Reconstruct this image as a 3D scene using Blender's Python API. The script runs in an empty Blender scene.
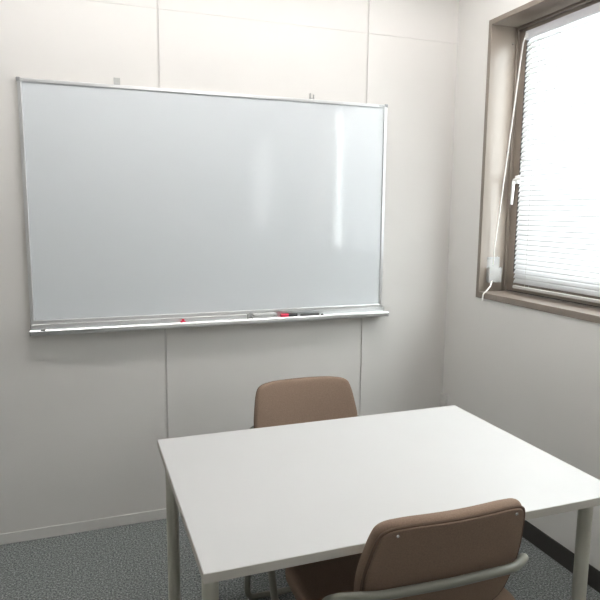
import bpy, bmesh, math, random
from mathutils import Vector, Matrix
random.seed(4)
SC = bpy.context.scene
COL = SC.collection
PI = math.pi

# ------------------------------------------------------------------ materials
def nt(name):
    m = bpy.data.materials.new(name); m.use_nodes = True
    n = m.node_tree.nodes
    return m, n, m.node_tree.links, n['Principled BSDF']

def mat(name, col, rough=.5, metal=0., spec=.5, coat=0., noise=0., nscale=40., bump=0., bscale=200.):
    m, n, l, b = nt(name)
    b.inputs['Base Color'].default_value = (*col, 1)
    b.inputs['Roughness'].default_value = rough
    b.inputs['Metallic'].default_value = metal
    b.inputs['Specular IOR Level'].default_value = spec
    if coat:
        b.inputs['Coat Weight'].default_value = coat
        b.inputs['Coat Roughness'].default_value = .08
    tc = n.new('ShaderNodeTexCoord')
    if noise:
        t = n.new('ShaderNodeTexNoise'); t.inputs['Scale'].default_value = nscale
        t.inputs['Detail'].default_value = 4
        r = n.new('ShaderNodeValToRGB')
        r.color_ramp.elements[0].position = .3; r.color_ramp.elements[1].position = .7
        r.color_ramp.elements[0].color = (*[c*(1-noise) for c in col], 1)
        r.color_ramp.elements[1].color = (*[min(1, c*(1+noise)) for c in col], 1)
        l.new(tc.outputs['Object'], t.inputs['Vector'])
        l.new(t.outputs['Fac'], r.inputs['Fac']); l.new(r.outputs['Color'], b.inputs['Base Color'])
    if bump:
        t2 = n.new('ShaderNodeTexNoise'); t2.inputs['Scale'].default_value = bscale
        t2.inputs['Detail'].default_value = 3
        bp = n.new('ShaderNodeBump'); bp.inputs['Strength'].default_value = bump
        bp.inputs['Distance'].default_value = .002
        l.new(tc.outputs['Object'], t2.inputs['Vector'])
        l.new(t2.outputs['Fac'], bp.inputs['Height']); l.new(bp.outputs['Normal'], b.inputs['Normal'])
    return m

def carpet_mat():
    m, n, l, b = nt('carpet')
    tc = n.new('ShaderNodeTexCoord')
    a = n.new('ShaderNodeTexNoise'); a.inputs['Scale'].default_value = 130; a.inputs['Detail'].default_value = 5
    a.inputs['Roughness'].default_value = .75
    r = n.new('ShaderNodeValToRGB'); e = r.color_ramp.elements
    e[0].position = .36; e[0].color = (.065, .075, .078, 1)
    e[1].position = .66; e[1].color = (.50, .517, .505, 1)
    k = r.color_ramp.elements.new(.5); k.color = (.195, .210, .207, 1)
    c = n.new('ShaderNodeTexNoise'); c.inputs['Scale'].default_value = 45; c.inputs['Detail'].default_value = 2
    mx = n.new('ShaderNodeMix'); mx.data_type = 'RGBA'; mx.blend_type = 'MULTIPLY'
    mx.inputs['Factor'].default_value = .35
    l.new(tc.outputs['Object'], a.inputs['Vector']); l.new(tc.outputs['Object'], c.inputs['Vector'])
    l.new(a.outputs['Fac'], r.inputs['Fac'])
    l.new(r.outputs['Color'], mx.inputs['A']); l.new(c.outputs['Color'], mx.inputs['B'])
    l.new(r.outputs['Color'], b.inputs['Base Color'])
    bp = n.new('ShaderNodeBump'); bp.inputs['Strength'].default_value = .6; bp.inputs['Distance'].default_value = .004
    l.new(a.outputs['Fac'], bp.inputs['Height']); l.new(bp.outputs['Normal'], b.inputs['Normal'])
    b.inputs['Roughness'].default_value = .95; b.inputs['Specular IOR Level'].default_value = .1
    return m

def emit_mat(name, col, s):
    m, n, l, b = nt(name)
    b.inputs['Base Color'].default_value = (.8, .8, .8, 1)
    b.inputs['Emission Color'].default_value = (*col, 1)
    b.inputs['Emission Strength'].default_value = s
    return m

def slat_mat():
    m, n, l, b = nt('blind_slat_white')
    b.inputs['Base Color'].default_value = (.82, .82, .82, 1); b.inputs['Roughness'].default_value = .45
    t = n.new('ShaderNodeBsdfTranslucent'); t.inputs['Color'].default_value = (.82, .82, .83, 1)
    mx = n.new('ShaderNodeMixShader'); mx.inputs[0].default_value = .40
    o = n['Material Output']
    l.new(b.outputs[0], mx.inputs[1]); l.new(t.outputs[0], mx.inputs[2]); l.new(mx.outputs[0], o.inputs['Surface'])
    return m

def glass_mat(name, tint=(.95, .97, .96), gl=.06):
    m, n, l, b = nt(name)
    t = n.new('ShaderNodeBsdfTransparent'); t.inputs['Color'].default_value = (*tint, 1)
    g = n.new('ShaderNodeBsdfGlossy'); g.inputs['Roughness'].default_value = .03
    mx = n.new('ShaderNodeMixShader'); mx.inputs[0].default_value = gl
    o = n['Material Output']
    l.new(t.outputs[0], mx.inputs[1]); l.new(g.outputs[0], mx.inputs[2]); l.new(mx.outputs[0], o.inputs['Surface'])
    return m

def frost_mat():
    m, n, l, b = nt('frosted_glass')
    t = n.new('ShaderNodeBsdfTranslucent'); t.inputs['Color'].default_value = (.6, .6, .6, 1)
    mx = n.new('ShaderNodeMixShader'); mx.inputs[0].default_value = .85
    o = n['Material Output']; b.inputs['Base Color'].default_value = (.7, .7, .7, 1)
    l.new(b.outputs[0], mx.inputs[1]); l.new(t.outputs[0], mx.inputs[2]); l.new(mx.outputs[0], o.inputs['Surface'])
    return m

def plastic_clear():
    m, n, l, b = nt('frosted_plastic')
    b.inputs['Base Color'].default_value = (.62, .61, .60, 1); b.inputs['Roughness'].default_value = .2
    t = n.new('ShaderNodeBsdfTransparent')
    mx = n.new('ShaderNodeMixShader'); mx.inputs[0].default_value = .6
    o = n['Material Output']
    l.new(b.outputs[0], mx.inputs[1]); l.new(t.outputs[0], mx.inputs[2]); l.new(mx.outputs[0], o.inputs['Surface'])
    return m

WALL = (.70, .680, .655)
M = {
 'wall': mat('wall_panel_paint', WALL, .55, spec=.35, noise=.012, nscale=3, bump=.05, bscale=350),
 'wallr': mat('wall_plaster_paint', (.80, .783, .755), .6, spec=.3, noise=.012, nscale=3, bump=.12, bscale=260),
 'joint': mat('panel_joint', (.62, .60, .58), .6),
 'ceil': mat('ceiling_board', (.78, .77, .75), .8, noise=.03, nscale=60),
 'carpet': carpet_mat(),
 'base_light': mat('baseboard_light', (.68, .665, .64), .45),
 'base_dark': mat('baseboard_dark', (.045, .041, .037), .5),
 'frame': mat('window_frame_taupe', (.235, .195, .163), .32, spec=.6, noise=.03, nscale=8),
 'framed': mat('gasket_and_shade_black', (.03, .028, .026), .6),
 'glass': glass_mat('window_glass'),
 'slat': slat_mat(), 'frost': frost_mat(),
 'rail': mat('blind_rail', (.66, .66, .69), .35),
 'railb': mat('blind_bottom_rail', (.62, .60, .58), .3),
 'white_pl': mat('white_plastic', (.85, .85, .84), .35),
 'cord': mat('white_cord', (.86, .84, .80), .7, bump=.4, bscale=900),
 'clear': plastic_clear(),
 'alu': mat('aluminium', (.74, .745, .75), .28, metal=.85, noise=.03, nscale=20),
 'alu_d': mat('aluminium_dark', (.34, .34, .345), .35, metal=.7),
 'board': mat('whiteboard_enamel', (.66, .69, .712), .085, spec=.85),
 'grey': mat('grey_plastic', (.30, .30, .30), .5),
 'bracket': mat('bracket_grey', (.42, .42, .41), .5),
 'greyd': mat('dark_grey_plastic', (.07, .07, .07), .5),
 'greyl': mat('light_grey_felt', (.58, .58, .57), .8, bump=.3, bscale=500),
 'black': mat('black_plastic', (.02, .02, .022), .4),
 'red': mat('red_plastic', (.70, .03, .09), .35),
 'table': mat('white_laminate', (.60, .592, .584), .45, spec=.45, noise=.008, nscale=6),
 'edge': mat('table_edge_band', (.56, .54, .49), .5),
 'leg': mat('table_leg_paint', (.56, .55, .475), .42, noise=.02, nscale=12),
 'brown': mat('brown_fabric', (.265, .188, .140), .92, spec=.15, noise=.10, nscale=260, bump=.35, bscale=600),
 'browns': mat('brown_piping', (.15, .102, .075), .9, spec=.15),
 'tube': mat('sage_grey_tube', (.215, .215, .18), .38, noise=.02, nscale=10),
 'steel': mat('bright_steel', (.75, .74, .72), .25, metal=.9),
 'lamp': emit_mat('lamp_diffuser', (1, .98, .96), 28.0),
 'lamp_fill': emit_mat('lamp_fill_rear', (1, .98, .96), 17.0),
 'lampbody': mat('lamp_housing', (.8, .8, .8), .4),
}

# ------------------------------------------------------------------ mesh helpers
def bx(bm, x0, x1, y0, y1, z0, z1):
    vs = [bm.verts.new(p) for p in ((x0,y0,z0),(x1,y0,z0),(x1,y1,z0),(x0,y1,z0),(x0,y0,z1),(x1,y0,z1),(x1,y1,z1),(x0,y1,z1))]
    for f in ((0,3,2,1),(4,5,6,7),(0,1,5,4),(1,2,6,5),(2,3,7,6),(3,0,4,7)):
        bm.faces.new([vs[i] for i in f])

def obj(name, bm, m, parent=None, bevel=0., smooth=False, seg=2):
    bmesh.ops.recalc_face_normals(bm, faces=bm.faces[:])
    if bevel:
        bmesh.ops.bevel(bm, geom=bm.edges[:], offset=bevel, segments=seg, profile=.5, affect='EDGES')
    me = bpy.data.meshes.new(name)
    if smooth:
        for f in bm.faces: f.smooth = True
    bm.to_mesh(me); bm.free()
    o = bpy.data.objects.new(name, me); COL.objects.link(o)
    for mm in (m if isinstance(m, (list, tuple)) else [m]): me.materials.append(mm)
    if smooth:
        try: me.set_sharp_from_angle(angle=math.radians(40))
        except Exception: pass
    if parent: o.parent = parent
    return o

def box(name, b, m, parent=None, bevel=0., seg=2):
    bm = bmesh.new(); bx(bm, *b)
    return obj(name, bm, m, parent, bevel, False, seg)

def fillet(pts, r, n=8):
    P = [Vector(p) for p in pts]; out = [P[0]]
    for i in range(1, len(P)-1):
        a, b, c = P[i-1], P[i], P[i+1]
        rr = r[i] if isinstance(r, (list, tuple)) else r
        d1 = (a-b).normalized(); d2 = (c-b).normalized()
        ang = d1.angle(d2)
        if ang > PI-.02 or rr <= 0: out.append(b); continue
        t = min(rr/math.tan(ang/2), (a-b).length*.49, (c-b).length*.49)
        p1 = b+d1*t; p2 = b+d2*t
        for k in range(n+1):
            s = k/n
            out.append((1-s)**2*p1 + 2*s*(1-s)*b + s*s*p2)
    out.append(P[-1]); return out

def tube(bm, pts, r, seg=14, cap=True):
    P = [Vector(p) for p in pts]
    T = []
    for i in range(len(P)):
        a = P[max(i-1,0)]; c = P[min(i+1,len(P)-1)]
        T.append((c-a).normalized())
    n = T[0].orthogonal().normalized()
    rings = []
    for i, p in enumerate(P):
        n = (n - T[i]*n.dot(T[i])).normalized()
        b = T[i].cross(n)
        rr = r[i] if isinstance(r, (list, tuple)) else r
        rings.append([bm.verts.new(p + rr*(math.cos(2*PI*k/seg)*n + math.sin(2*PI*k/seg)*b)) for k in range(seg)])
    for i in range(len(P)-1):
        for k in range(seg):
            bm.faces.new((rings[i][k], rings[i][(k+1)%seg], rings[i+1][(k+1)%seg], rings[i+1][k]))
    if cap:
        bm.faces.new(rings[0][::-1]); bm.faces.new(rings[-1])

def tube_obj(name, pts, r, m, parent=None, seg=14):
    bm = bmesh.new(); tube(bm, pts, r, seg)
    return obj(name, bm, m, parent, smooth=True)

def chaikin(pts, it=3, closed=True):
    for _ in range(it):
        q = []; n = len(pts)
        for i in range(n):
            a = Vector(pts[i]); b = Vector(pts[(i+1) % n])
            q += [a*.75+b*.25, a*.25+b*.75]
        pts = q
    return pts

def pillow(bm, outline, centre, th, rim, warp, nr=9, edge=8):
    """closed cushion: outline (2D), soft rim; warp maps (u, v, w) to a point; w from 0 to th"""
    c = Vector(centre)
    size = max((Vector(p)-c).length for p in outline)
    prof = []
    for k in range(edge+1):                      # half-round edge, from w=0 to w=th
        a = -PI/2 + PI*k/edge
        prof.append((1 - rim/size*(1-math.cos(a)), th/2 + th/2*math.sin(a)))
    inner = [prof[-1][0]*(1-k/nr) for k in range(1, nr)]
    seq = [(s, 0.) for s in reversed(inner)] + prof + [(s, th) for s in inner]
    rings = []
    for s, w in seq:
        rings.append([bm.verts.new(warp(*(c+(Vector(p)-c)*s), w)) for p in outline])
    n = len(outline)
    for i in range(len(rings)-1):
        for k in range(n):
            bm.faces.new((rings[i][k], rings[i][(k+1)%n], rings[i+1][(k+1)%n], rings[i+1][k]))
    for ring, w in ((rings[0], 0.), (rings[-1], th)):
        v = bm.verts.new(warp(c.x, c.y, w))
        for k in range(n): bm.faces.new((ring[k], ring[(k+1)%n], v))

def thing(name, label, cat, loc=(0,0,0), rz=0., group=None):
    o = bpy.data.objects.new(name, None); COL.objects.link(o)
    o.location = loc; o.rotation_euler = (0,0,rz); o.empty_display_size = .1
    return tag(o, label, cat, group)

def tag(o, label, cat, group=None):
    o['label'] = label; o['category'] = cat
    if group: o['group'] = group
    return o

def struct(o, label=None, cat=None):
    o['kind'] = 'structure'
    if label: o['label'] = label
    if cat: o['category'] = cat
    return o

def copy_tree(o, parent=None):
    c = o.copy(); COL.objects.link(c)
    if parent: c.parent = parent
    for ch in list(o.children): copy_tree(ch, c)
    return c

# ------------------------------------------------------------------ room
XL, YF, H = -3.7, -4.7, 2.88
struct(box('floor', (XL-.1, .15, YF-.1, .15, -.1, 0), M['carpet']), 'grey blue speckled carpet floor', 'floor')
struct(box('ceiling', (XL-.1, .15, YF-.1, .15, H, H+.1), M['ceil']), 'plain white ceiling above the room', 'ceiling')
struct(box('wall_left', (XL-.1, XL, YF, 0, 0, H), M['wall']), 'off white wall on the left side of the room', 'wall')
struct(box('wall_front', (XL, 0, YF-.1, YF, 0, H), M['wall']), 'off white wall behind the camera', 'wall')
# back wall: painted panels with narrow recessed joints
S1, S2, HZ = -1.6239, -.5461, 2.5045
bm = bmesh.new()
bx(bm, XL-.1, .0, .006, .12, 0, H)
g, gh = .0045, .0006
xs = [XL, 2*S1-S2, S1, S2, 0]
for i in range(4):
    a = xs[i] + (g if i else 0); b = xs[i+1] - (g if i < 3 else 0)
    bx(bm, a, b, 0, .006, 0, HZ-gh); bx(bm, a, b, 0, .006, HZ+gh, H)
wb = struct(obj('wall_back', bm, M['wall']), 'off white panelled wall behind the whiteboard', 'wall')
wb.data.materials.append(M['joint'])
for p in wb.data.polygons:
    if abs(p.center.y-.006) < 1e-4 and p.normal.y < -.5: p.material_index = 1
struct(box('baseboard_back', (XL, -.002, -.006, 0, 0, .0547), M['base_light'], bevel=.002), 'low off white baseboard along the panelled wall', 'baseboard')

# right wall with the window opening
WY0, WY1, WZ0, WZ1 = -.2857, -2.215, 1.1331, 2.5473
FR = .025
NY0, NY1, NZ0, NZ1 = -4.20, -3.58, 1.38, 2.38       # narrow frosted window farther back, seen reflected in the board
oy0, oy1, oz0, oz1 = WY0-.012, WY1+.012, WZ0+.012, WZ1-.012
bm = bmesh.new()
bx(bm, 0, .20, oy0, .12, 0, H); bx(bm, 0, .20, NY1, oy1, 0, H)
bx(bm, 0, .20, YF, NY0, 0, H); bx(bm, 0, .20, NY0, NY1, 0, NZ0); bx(bm, 0, .20, NY0, NY1, NZ1, H)
bx(bm, 0, .20, oy1, oy0, 0, oz0); bx(bm, 0, .20, oy1, oy0, oz1, H)
struct(obj('wall_right', bm, M['wallr']), 'plain off white wall around the window', 'wall')
struct(box('baseboard_right', (-.008, 0, YF, -.06, 0, .0915), M['base_dark'], bevel=.002), 'dark brown baseboard along the window wall', 'baseboard')
# small duct cover in the corner
struct(box('trim_1', (-.022, 0, -.058, -.0065, .0, .523), M['base_light'], bevel=.004), 'short light cable duct cover in the room corner', 'trim')

# ------------------------------------------------------------------ window
win = thing('window_1', 'aluminium window with taupe frame behind the white blind', 'window', (0, 0, 0))
win['kind'] = 'structure'
bm = bmesh.new()
y0, y1, z0, z1 = WY0, WY1, WZ0, WZ1
D = .155
def ring(bm, x0, x1, ya, yb, za, zb, ty, tz0, tz1):
    bx(bm, x0, x1, ya-ty, ya, za, zb); bx(bm, x0, x1, yb, yb+ty, za, zb)
    bx(bm, x0, x1, yb+ty, ya-ty, za, za+tz0); bx(bm, x0, x1, yb+ty, ya-ty, zb-tz1, zb)
ring(bm, -.008, D+.045, y0, y1, z0, z1, FR, .032, FR)
obj('casing', bm, M['frame'], win, bevel=.002)
bm = bmesh.new()
ring(bm, D-.012, D+.04, y0-FR-.001, y1+FR+.001, z0+.034, z1-FR-.001, .012, .002, .012)
obj('inner_stop', bm, M['frame'], win, bevel=.0015)
bm = bmesh.new()
ring(bm, D+.002, D+.036, y0-FR-.014, y1+FR+.014, z0+.034, z1-FR-.014, .055, .108, .055)
sash = obj('sash', bm, M['frame'], win, bevel=.003)
bm = bmesh.new()
ring(bm, D+.0, D+.02, y0-FR-.0685, y1+FR+.0685, z0+.1415, z1-FR-.0685, .006, .006, .006)
bx(bm, D-.0005, D+.0018, y1+FR+.02, y0-FR-.02, z0+.0325, z0+.040)  # black strip standing in for the shaded gap below the sash
obj('gasket_and_gap_shade', bm, M['framed'], sash)
box('glass_pane', (D+.015, D+.020, y1+FR+.07, y0-FR-.07, z0+.143, z1-FR-.07), M['glass'], sash)
w2 = thing('window_2', 'narrow frosted window farther back in the window wall', 'window', (0, 0, 0)); w2['kind'] = 'structure'
bm = bmesh.new(); ring(bm, .004, .06, NY1-.001, NY0+.001, NZ0+.001, NZ1-.001, .025, .025, .025)
obj('casing', bm, M['frame'], w2, bevel=.002)
box('glass_pane', (.022, .028, NY0+.0255, NY1-.0255, NZ0+.0255, NZ1-.0255), M['frost'], w2)
# lever latch on the sash stile
hb = bmesh.new()
tube(hb, fillet([(D-.020, -.425, 1.758), (D-.020, -.366, 1.752), (D-.020, -.358, 1.628)], .012), [.0085]*10+[.0065], 10)
hd = obj('window_latch', hb, M['white_pl'], win, smooth=True)
bm = bmesh.new(); bx(bm, D-.014, D+.003, -.395, -.365, 1.735, 1.775)
obj('latch_base', bm, M['white_pl'], hd, bevel=.003)
for (sx, sz) in ((.125, 2.44), (.125, 1.9)):
    bm = bmesh.new()
    tube(bm, [(sx, WY0-FR+.001, sz), (sx, WY0-FR-.003, sz)], .005, 10)
    obj('screw', bm, M['steel'], win, smooth=True)

# ------------------------------------------------------------------ venetian blind
bl = thing('venetian_blind', 'white venetian blind closed over the bright window', 'blind', (.118, 0, 0))
BY0, BY1, BT, BB = -.432, -1.868, 2.468, 1.196
box('head_rail', (-.016, .018, BY1, BY0, BT-.040, BT), M['rail'], bl, bevel=.002)
box('bottom_rail', (-.011, .011, BY1, BY0-.004, BB, BB+.014), M['railb'], bl, bevel=.003)
bm = bmesh.new()
pitch, w = .0245, .0140
nsl = int((BT-.056-(BB+.022))/pitch)+1
tilt = math.radians(62)
for i in range(nsl):
    zc = BT-.056-pitch*i
    prev = None
    for k in range(5):
        s = -1+k*.5
        crown = .0016*(1-s*s)
        px = s*w*math.cos(tilt) - crown*math.sin(tilt)
        pz = zc + s*w*math.sin(tilt) + crown*math.cos(tilt)
        cur = (bm.verts.new((px, BY0-.003, pz)), bm.verts.new((px, BY1+.003, pz)))
        if prev: bm.faces.new((prev[0], prev[1], cur[1], cur[0]))
        prev = cur
sl = obj('slats', bm, M['slat'], bl, smooth=True)
sd = sl.modifiers.new('thick', 'SOLIDIFY'); sd.thickness = .0006
for yy in (BY0-.10, (BY0+BY1)/2, BY1+.10):
    bm = bmesh.new()
    for xx in (-.0125, .0125): tube(bm, [(xx, yy, BT-.04), (xx, yy, BB+.012)], .0007, 6)
    obj('ladder_cord', bm, M['cord'], bl)
# pull cord drawn across to the jamb
bm = bmesh.new()
for d in (0, .004):
    tube(bm, fillet([(-.021, BY0-.012+d, BT-.020), (-.030, BY0-.006+d, BT-.06), (-.056, -.335+d*.4, 1.40), (-.0575, -.333+d*.4, 1.31)], .04), .0024, 8)
pc = obj('pull_cord', bm, M['cord'], bl, smooth=True)
bm = bmesh.new()
tube(bm, fillet([(-.062, -.334, 1.225), (-.078, -.345, 1.196), (-.108, -.356, 1.176), (-.1345, -.362, 1.158), (-.139, -.364, 1.125)], .012), .0038, 8)
obj('cord_tail', bm, M['cord'], pc, smooth=True)
bm = bmesh.new(); bx(bm, -.018, -.014, BY0-.022, BY0-.002, BT-.034, BT-.010)
obj('cord_outlet', bm, M['white_pl'], bl, bevel=.0015)

# clear holder on the jamb that keeps the cord
JY = WY0-FR
ch = thing('cord_holder', 'small clear plastic cord holder fixed to the taupe window jamb', 'holder', (.075, JY, 1.215))
bm = bmesh.new()
bx(bm, -.040, .040, -.003, -.0005, 0, .135)
obj('back_plate', bm, M['clear'], ch, bevel=.001)
bm = bmesh.new()
bx(bm, -.040, .040, -.026, -.024, 0, .080); bx(bm, -.040, -.038, -.024, -.003, 0, .080)
bx(bm, .038, .040, -.024, -.003, 0, .080); bx(bm, -.038, .038, -.024, -.003, 0, .002)
obj('pocket', bm, M['clear'], ch)
bm = bmesh.new(); bx(bm, -.036, .036, -.006, -.003, .125, .133)
obj('clip', bm, M['grey'], ch, bevel=.001)
bm = bmesh.new(); bx(bm, -.033, .033, -.0235, -.021, .006, .072)
obj('paper_label', bm, M['greyl'], ch)

# ------------------------------------------------------------------ whiteboard
BX0, BX1, BZ0, BZ1 = -2.2332, -.4332, 1.0619, 2.1481
wbd = thing('whiteboard', 'wide wall-mounted whiteboard with thin aluminium frame and pen tray', 'whiteboard', (0, 0, 0))
box('writing_surface', (BX0+.012, BX1-.012, -.016, -.006, BZ0+.006, BZ1-.012), M['board'], wbd)
def frame_piece(name, b): return box(name, b, M['alu'], wbd, bevel=.0025)
frame_piece('frame_rail', (BX0+.014, BX1-.014, -.024, -.001, BZ1-.016, BZ1))
frame_piece('frame_rail', (BX0+.014, BX1-.014, -.024, -.001, BZ0-.004, BZ0+.014))
frame_piece('frame_stile', (BX0, BX0+.017, -.024, -.001, BZ0-.004, BZ1-.002))
frame_piece('frame_stile', (BX1-.017, BX1, -.024, -.001, BZ0-.004, BZ1-.002))
for cx in (BX0+.005, BX1-.005):
    bm = bmesh.new(); bx(bm, cx-.0085, cx+.0085, -.0255, -.001, BZ1-.014, BZ1+.003)
    obj('corner_cap', bm, M['alu_d'], wbd, bevel=.003)
# tray: L profile with a rounded lip
bm = bmesh.new()
TX0, TX1 = BX0+.002, BX1+.010
prof = [(-.001,1.058),(-.024,1.058),(-.024,1.0346),(-.070,1.0346),(-.074,1.040),(-.079,1.041),(-.083,1.036),(-.082,1.022),(-.075,1.014),(-.060,1.016),(-.001,1.026)]
a = [bm.verts.new((TX0, y, z)) for y, z in prof]; b = [bm.verts.new((TX1, y, z)) for y, z in prof]
n = len(prof)
for k in range(n): bm.faces.new((a[k], a[(k+1)%n], b[(k+1)%n], b[k]))
bm.faces.new(a[::-1]); bm.faces.new(b)
tray = obj('pen_tray', bm, M['alu'], wbd)
for cx in (TX0-.003, TX1):
    bm = bmesh.new()
    vs = [bm.verts.new((cx, y, z)) for y, z in prof]; f = bm.faces.new(vs)
    r_ = bmesh.ops.extrude_face_region(bm, geom=[f])
    for v in [v for v in r_['geom'] if isinstance(v, bmesh.types.BMVert)]: v.co.x += .003
    obj('tray_end_cap', bm, M['alu_d'], tray)
# raised inner channel on the left half of the tray
bm = bmesh.new()
bx(bm, TX0+.004, -1.215, -.046, -.026, 1.037, 1.060)
rc = obj('tray_channel', bm, M['alu'], tray, bevel=.003)
box('channel_end_cap', (-1.2145, -1.205, -.047, -.0255, 1.036, 1.061), M['bracket'], rc, bevel=.002)
box('tray_screw', (-2.188, -2.168, -.0835, -.0715, 1.0375, 1.0425), M['black'], tray, bevel=.001)
# hanging brackets above the frame
bm = bmesh.new()
bx(bm, -1.828, -1.800, -.006, -.0005, BZ1+.001, BZ1+.034); bx(bm, -1.822, -1.806, -.018, -.006, BZ1+.001, BZ1+.010)
obj('hanging_bracket', bm, M['bracket'], wbd, bevel=.001)
bm = bmesh.new()
bx(bm, -.868, -.864, -.010, -.0005, BZ1+.001, BZ1+.032); bx(bm, -.850, -.845, -.010, -.0005, BZ1+.001, BZ1+.026)
bx(bm, -.868, -.845, -.003, -.0005, BZ1+.001, BZ1+.012)
obj('hanging_bracket', bm, M['bracket'], wbd, bevel=.0007)
# tiny maker's mark on the frame, top right: unreadable grey characters
bm = bmesh.new()
for k in range(5):
    x = -.482+k*.0072
    bx(bm, x, x+.0012, -.0248, -.0238, BZ1-.013, BZ1-.005)
    bx(bm, x+.0036, x+.0048, -.0248, -.0238, BZ1-.013, BZ1-.005)
    bx(bm, x+.0012, x+.0036, -.0248, -.0238, BZ1-.0062, BZ1-.005)
    if k % 2: bx(bm, x+.0012, x+.0036, -.0248, -.0238, BZ1-.013, BZ1-.0118)
obj('frame_mark', bm, M['grey'], wbd)

# things on the tray (ledge at z ~1.035)
TZ = 1.0352
er = thing('board_eraser', 'light grey board eraser lying on the whiteboard tray', 'eraser', (-1.125, -.049, TZ))
box('felt_pad', (-.065, .065, -.020, .020, 0, .012), M['greyl'], er, bevel=.002)
box('handle', (-.062, .062, -.018, .018, .0122, .028), M['greyl'], er, bevel=.005)

def marker(name, label, x, L, r, capcol, bodycol, capfrac, rz=0, y=-.052):
    t = thing(name, label, 'marker', (x, y, TZ+r-.0005), rz, 'markers on the whiteboard tray')
    bm = bmesh.new(); tube(bm, [(L*capfrac, 0, 0), (L*.97, 0, 0), (L, 0, 0)], [r*.92, r*.92, r*.75], 14)
    obj('barrel', bm, bodycol, t, smooth=True)
    bm = bmesh.new(); tube(bm, [(0, 0, 0), (L*.03, 0, 0), (L*capfrac, 0, 0)], [r*.85, r, r], 14)
    obj('cap', bm, capcol, t, smooth=True)
    return t
marker('whiteboard_marker', 'thick marker with red cap and black barrel beside the eraser', -1.036, .090, .0105, M['red'], M['black'], .45)
marker('whiteboard_marker', 'slim dark grey marker right of the red capped marker', -.928, .105, .0075, M['greyd'], M['greyd'], .3, .02, -.058)
def magnet(name, label, x, m, r, h, y):
    t = thing(name, label, 'magnet', (x, y, TZ-.0004), 0, None)
    bm = bmesh.new(); tube(bm, [(0,0,0),(0,0,h*.8),(0,0,h)], [r, r, r*.8], 18)
    obj('disc', bm, m, t, smooth=True)
    bm = bmesh.new(); tube(bm, [(0,0,h+.0001),(0,0,h+.003)], [r*.55, r*.45], 14)
    obj('raised_grip', bm, m, t, smooth=True)
magnet('button_magnet', 'small black round magnet near the right end of the tray', -.802, M['black'], .0075, .007, -.05)
t = thing('button_magnet', 'small red magnet on the left half of the tray', 'magnet', (-1.543, -.060, TZ))
bm = bmesh.new(); tube(bm, [(0,0,0),(0,0,.009),(0,0,.011)], [.013,.013,.010], 18); obj('disc', bm, M['red'], t, smooth=True)
bm = bmesh.new(); bx(bm, -.006, .006, -.002, .002, .0112, .020); obj('raised_grip', bm, M['red'], t, bevel=.001)

# ------------------------------------------------------------------ table
X0, X1, Y0, Y1, ZT = -1.7609, -.4426, -1.6879, -.7691, .7224
tb = thing('meeting_table', 'white rectangular meeting table with pale round steel legs', 'table', ((X0+X1)/2, (Y0+Y1)/2, 0))
cx, cy = (X0+X1)/2, (Y0+Y1)/2
hx, hy = (X1-X0)/2, (Y1-Y0)/2
top = box('tabletop', (-hx+.001, hx-.001, -hy+.001, hy-.001, ZT-.026, ZT), M['table'], tb, bevel=.0015)
bm = bmesh.new()
for (a, b, c, d) in ((-hx, hx, -hy, -hy+.0009), (-hx, hx, hy-.0009, hy), (-hx, -hx+.0009, -hy+.001, hy-.001), (hx-.0009, hx, -hy+.001, hy-.001)):
    bx(bm, a, b, c, d, ZT-.0255, ZT-.0012)
obj('edge_band', bm, M['edge'], top)
bm = bmesh.new()
ix, iy = hx-.075, hy-.13
for (a, b, c, d) in ((-ix, ix, -iy-.015, -iy+.015), (-ix, ix, iy-.015, iy+.015), (-ix-.015, -ix+.015, -iy+.015, iy-.015), (ix-.015, ix+.015, -iy+.015, iy-.015)):
    bx(bm, a, b, c, d, ZT-.066, ZT-.0262)
obj('under_frame', bm, M['leg'], tb)
for sx in (-1, 1):
    for sy in (-1, 1):
        lx, ly = sx*(hx-.037), sy*(hy-.110)
        bm = bmesh.new()
        tube(bm, [(lx, ly, .012), (lx, ly, ZT-.0262)], .0225, 24)
        lg = obj('leg', bm, M['leg'], tb, smooth=True)
        bm = bmesh.new(); tube(bm, [(lx, ly, .0), (lx, ly, .0118)], [.019, .0215], 20)
        obj('foot_glide', bm, M['grey'], lg, smooth=True)

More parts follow.
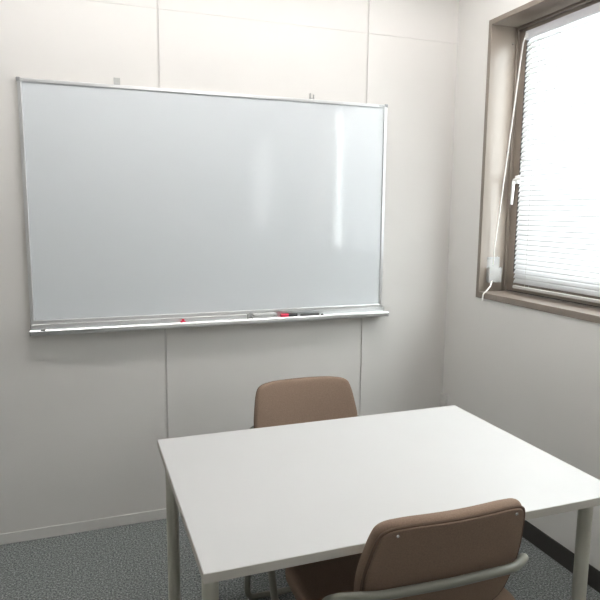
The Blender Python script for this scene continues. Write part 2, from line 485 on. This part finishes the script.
# ------------------------------------------------------------------ chairs
def make_chair(label):
    t = thing('meeting_chair', label, 'chair', (0,0,0), 0, 'brown meeting chairs at the table')
    RT = .0125
    # seat
    W, Dp = .303, .235
    ol = chaikin([(-W,-Dp),(-W*.5,-Dp),(W*.5,-Dp),(W,-Dp),(W,-Dp*.4),(W,Dp*.5),(W*.97,Dp),(W*.5,Dp*1.03),(-W*.5,Dp*1.03),(-W*.97,Dp),(-W,Dp*.5),(-W,-Dp*.4)], 3)
    def sw(u, v, w):
        z = .392 + w - .012*max(0, v/Dp)**3 + (.010*(u/W)**2 if w > .03 else 0)
        return Vector((u, v+.01, z))
    bm = bmesh.new(); pillow(bm, [(p.x,p.y) for p in ol], (0,0), .062, .03, sw)
    obj('seat', bm, M['brown'], t, smooth=True)
    bm = bmesh.new(); bx(bm, -.19, .19, -.17, .17, .380, .3925)
    obj('seat_board', bm, M['black'], t, bevel=.003)
    # backrest
    half = [(0,.485),(.10,.485),(.180,.488),(.222,.515),(.242,.59),(.246,.66),(.237,.72),(.228,.775),(.212,.817),(.145,.828),(.07,.829),(0,.829)]
    ol = half + [(-x, z) for x, z in half[-2:0:-1]]
    ol = [(p.x, p.y) for p in chaikin(ol, 3)]
    def bw(sgn0, y0):
        def f(u, v, w):
            y = y0 - .26*(v-.62) + .55*u*u + w
            return Vector((u, y, v + w*.2))
        return f
    bm = bmesh.new(); pillow(bm, ol, (0,.67), .034, .016, bw(0, -.262))
    bk = obj('backrest', bm, M['brown'], t, smooth=True)
    olp = [(x*.955, .672+(z-.672)*.95) for x, z in ol]
    bm = bmesh.new(); pillow(bm, olp, (0,.67), .012, .005, bw(0, -.2745))
    bp = obj('back_panel', bm, M['brown'], bk, smooth=True)
    f = bw(0, -.2665)
    bm = bmesh.new()
    P = [f(x*.972, .672+(z-.672)*.967, 0) for x, z in ol]
    tube(bm, P+[P[0]], .0042, 8, cap=False)
    obj('piping', bm, M['browns'], bk, smooth=True)
    f = bw(0, -.2765)
    for x in (-.175, .175):
        c = f(x, .800, 0)
        bm = bmesh.new(); tube(bm, [c+Vector((0,.004,0)), c, c+Vector((0,-.0015,0))], [.0045,.0045,.003], 10)
        obj('screw', bm, M['steel'], bp, smooth=True)
    # bent tube: back rail, arms sloping to the seat front
    A, G = .315, .272
    rail = [(-G,-.06,.425),(-A-.014,-.225,.618),(-.21,-.288,.638),(-.01,-.303,.642),(.19,-.294,.638),(A-.034,-.236,.626),(G,-.06,.425)]
    tube_obj('back_rail', fillet(rail, [0,.09,.10,.2,.10,.09,0]), RT, M['tube'], t, 16)
    for s in (-1, 1):
        tube_obj('side_rail', [(s*G,-.06,.425),(s*G,.20,.420)], RT, M['tube'], t, 14)
        pts = [(s*G,.19,.420),(s*.318,.318,.452),(s*.331,.203,.338),(s*.337,.02,.15),(s*.340,.005,.09)]
        tube_obj('leg', fillet(pts, [0,.04,.1,.1,0]), RT, M['tube'], t, 14)
        pts = [(s*G,-.05,.425),(s*.30,-.225,.014)]
        lg = tube_obj('leg', pts, RT*.95, M['tube'], t, 14)
        bm = bmesh.new(); tube(bm, [(s*.30,-.230,.0),(s*.30,-.226,.016)], .0155, 12)
        obj('foot_glide', bm, M['black'], lg, smooth=True)
        tube_obj('seat_bracket', [(s*G,.10,.422),(s*(G-.05),.10,.400),(s*.17,.10,.3855)], .008, M['tube'], t, 10)
    pts = [(-.340,.005,.09),(-.340,.004,.0135),(.340,.004,.0135),(.340,.005,.09)]
    tube_obj('floor_bar', fillet(pts, .07), RT, M['tube'], t, 14)
    return t
chair = make_chair('brown fabric chair seen from behind, tucked under the near table edge')
chair.location = (-1.130, -1.503, 0); chair.rotation_euler = (0, 0, math.radians(-.4))
far = copy_tree(chair)
far['label'] = 'brown fabric chair facing the camera between the table and the whiteboard wall'
far.location = (-1.080, -.797, 0); far.rotation_euler = (0, 0, PI)

# ------------------------------------------------------------------ ceiling lamps (above the frame), with an added rear fill
def lamp(x, y, L, label, rz=0, m='lamp'):
    t = thing('ceiling_lamp', label, 'lamp', (x, y, H), rz, 'ceiling lamps')
    bm = bmesh.new(); bx(bm, -L/2-.02, L/2+.02, -.07, .07, -.055, -.001)
    obj('housing', bm, M['lampbody'], t, bevel=.004)
    for yy in (-.06, .06):
        bm = bmesh.new(); tube(bm, [(-L/2, yy, -.078), (L/2, yy, -.078)], .0165, 14)
        obj('fluorescent_tube', bm, M[m], t, smooth=True)
    for xx in (-L/2-.008, L/2+.008):
        bm = bmesh.new(); bx(bm, xx-.0075, xx+.0075, -.085, .085, -.10, -.0555)
        obj('socket', bm, M['white_pl'], t, bevel=.002)
    return t
lamp(-.72, -.90, 1.20, 'right hand ceiling lamp above the whiteboard end of the table')
lamp(-2.02, -.90, 1.20, 'left hand ceiling lamp above the floor beside the table')
lamp(-1.0, -2.9, 1.20, 'unseen fill lamp added on the ceiling beside the camera', m='lamp_fill')  # out of view, added as fill light for the lower right wall

# ------------------------------------------------------------------ sky outside
w = bpy.data.worlds.new('World'); SC.world = w; w.use_nodes = True
bg = w.node_tree.nodes['Background']
bg.inputs['Color'].default_value = (.95, .98, 1, 1); bg.inputs['Strength'].default_value = 11.0

# ------------------------------------------------------------------ camera
F = 609.3453
ya, pi_, ro = math.radians(19.88720233), math.radians(8.19555039), math.radians(.44114994)
fwd = Vector((math.sin(ya)*math.cos(pi_), math.cos(ya)*math.cos(pi_), -math.sin(pi_)))
right = Vector((math.cos(ya), -math.sin(ya), 0)); up = right.cross(fwd)
r2 = math.cos(ro)*right + math.sin(ro)*up; u2 = -math.sin(ro)*right + math.cos(ro)*up
cam = bpy.data.cameras.new('Camera'); co = bpy.data.objects.new('Camera', cam); COL.objects.link(co)
mw = Matrix((r2, u2, -fwd)).transposed().to_4x4(); mw.translation = Vector((-2.00669687, -3.02775027, 1.57849655))
co.matrix_world = mw
cam.sensor_width = 36; cam.lens = 36*F/600; cam.clip_start = .05
SC.camera = co

SC.view_settings.view_transform = 'Standard'; SC.view_settings.look = 'None'
SC.view_settings.exposure = 0.0; SC.view_settings.gamma = 1.0
try: SC.view_settings.use_curve_mapping = False
except Exception: pass
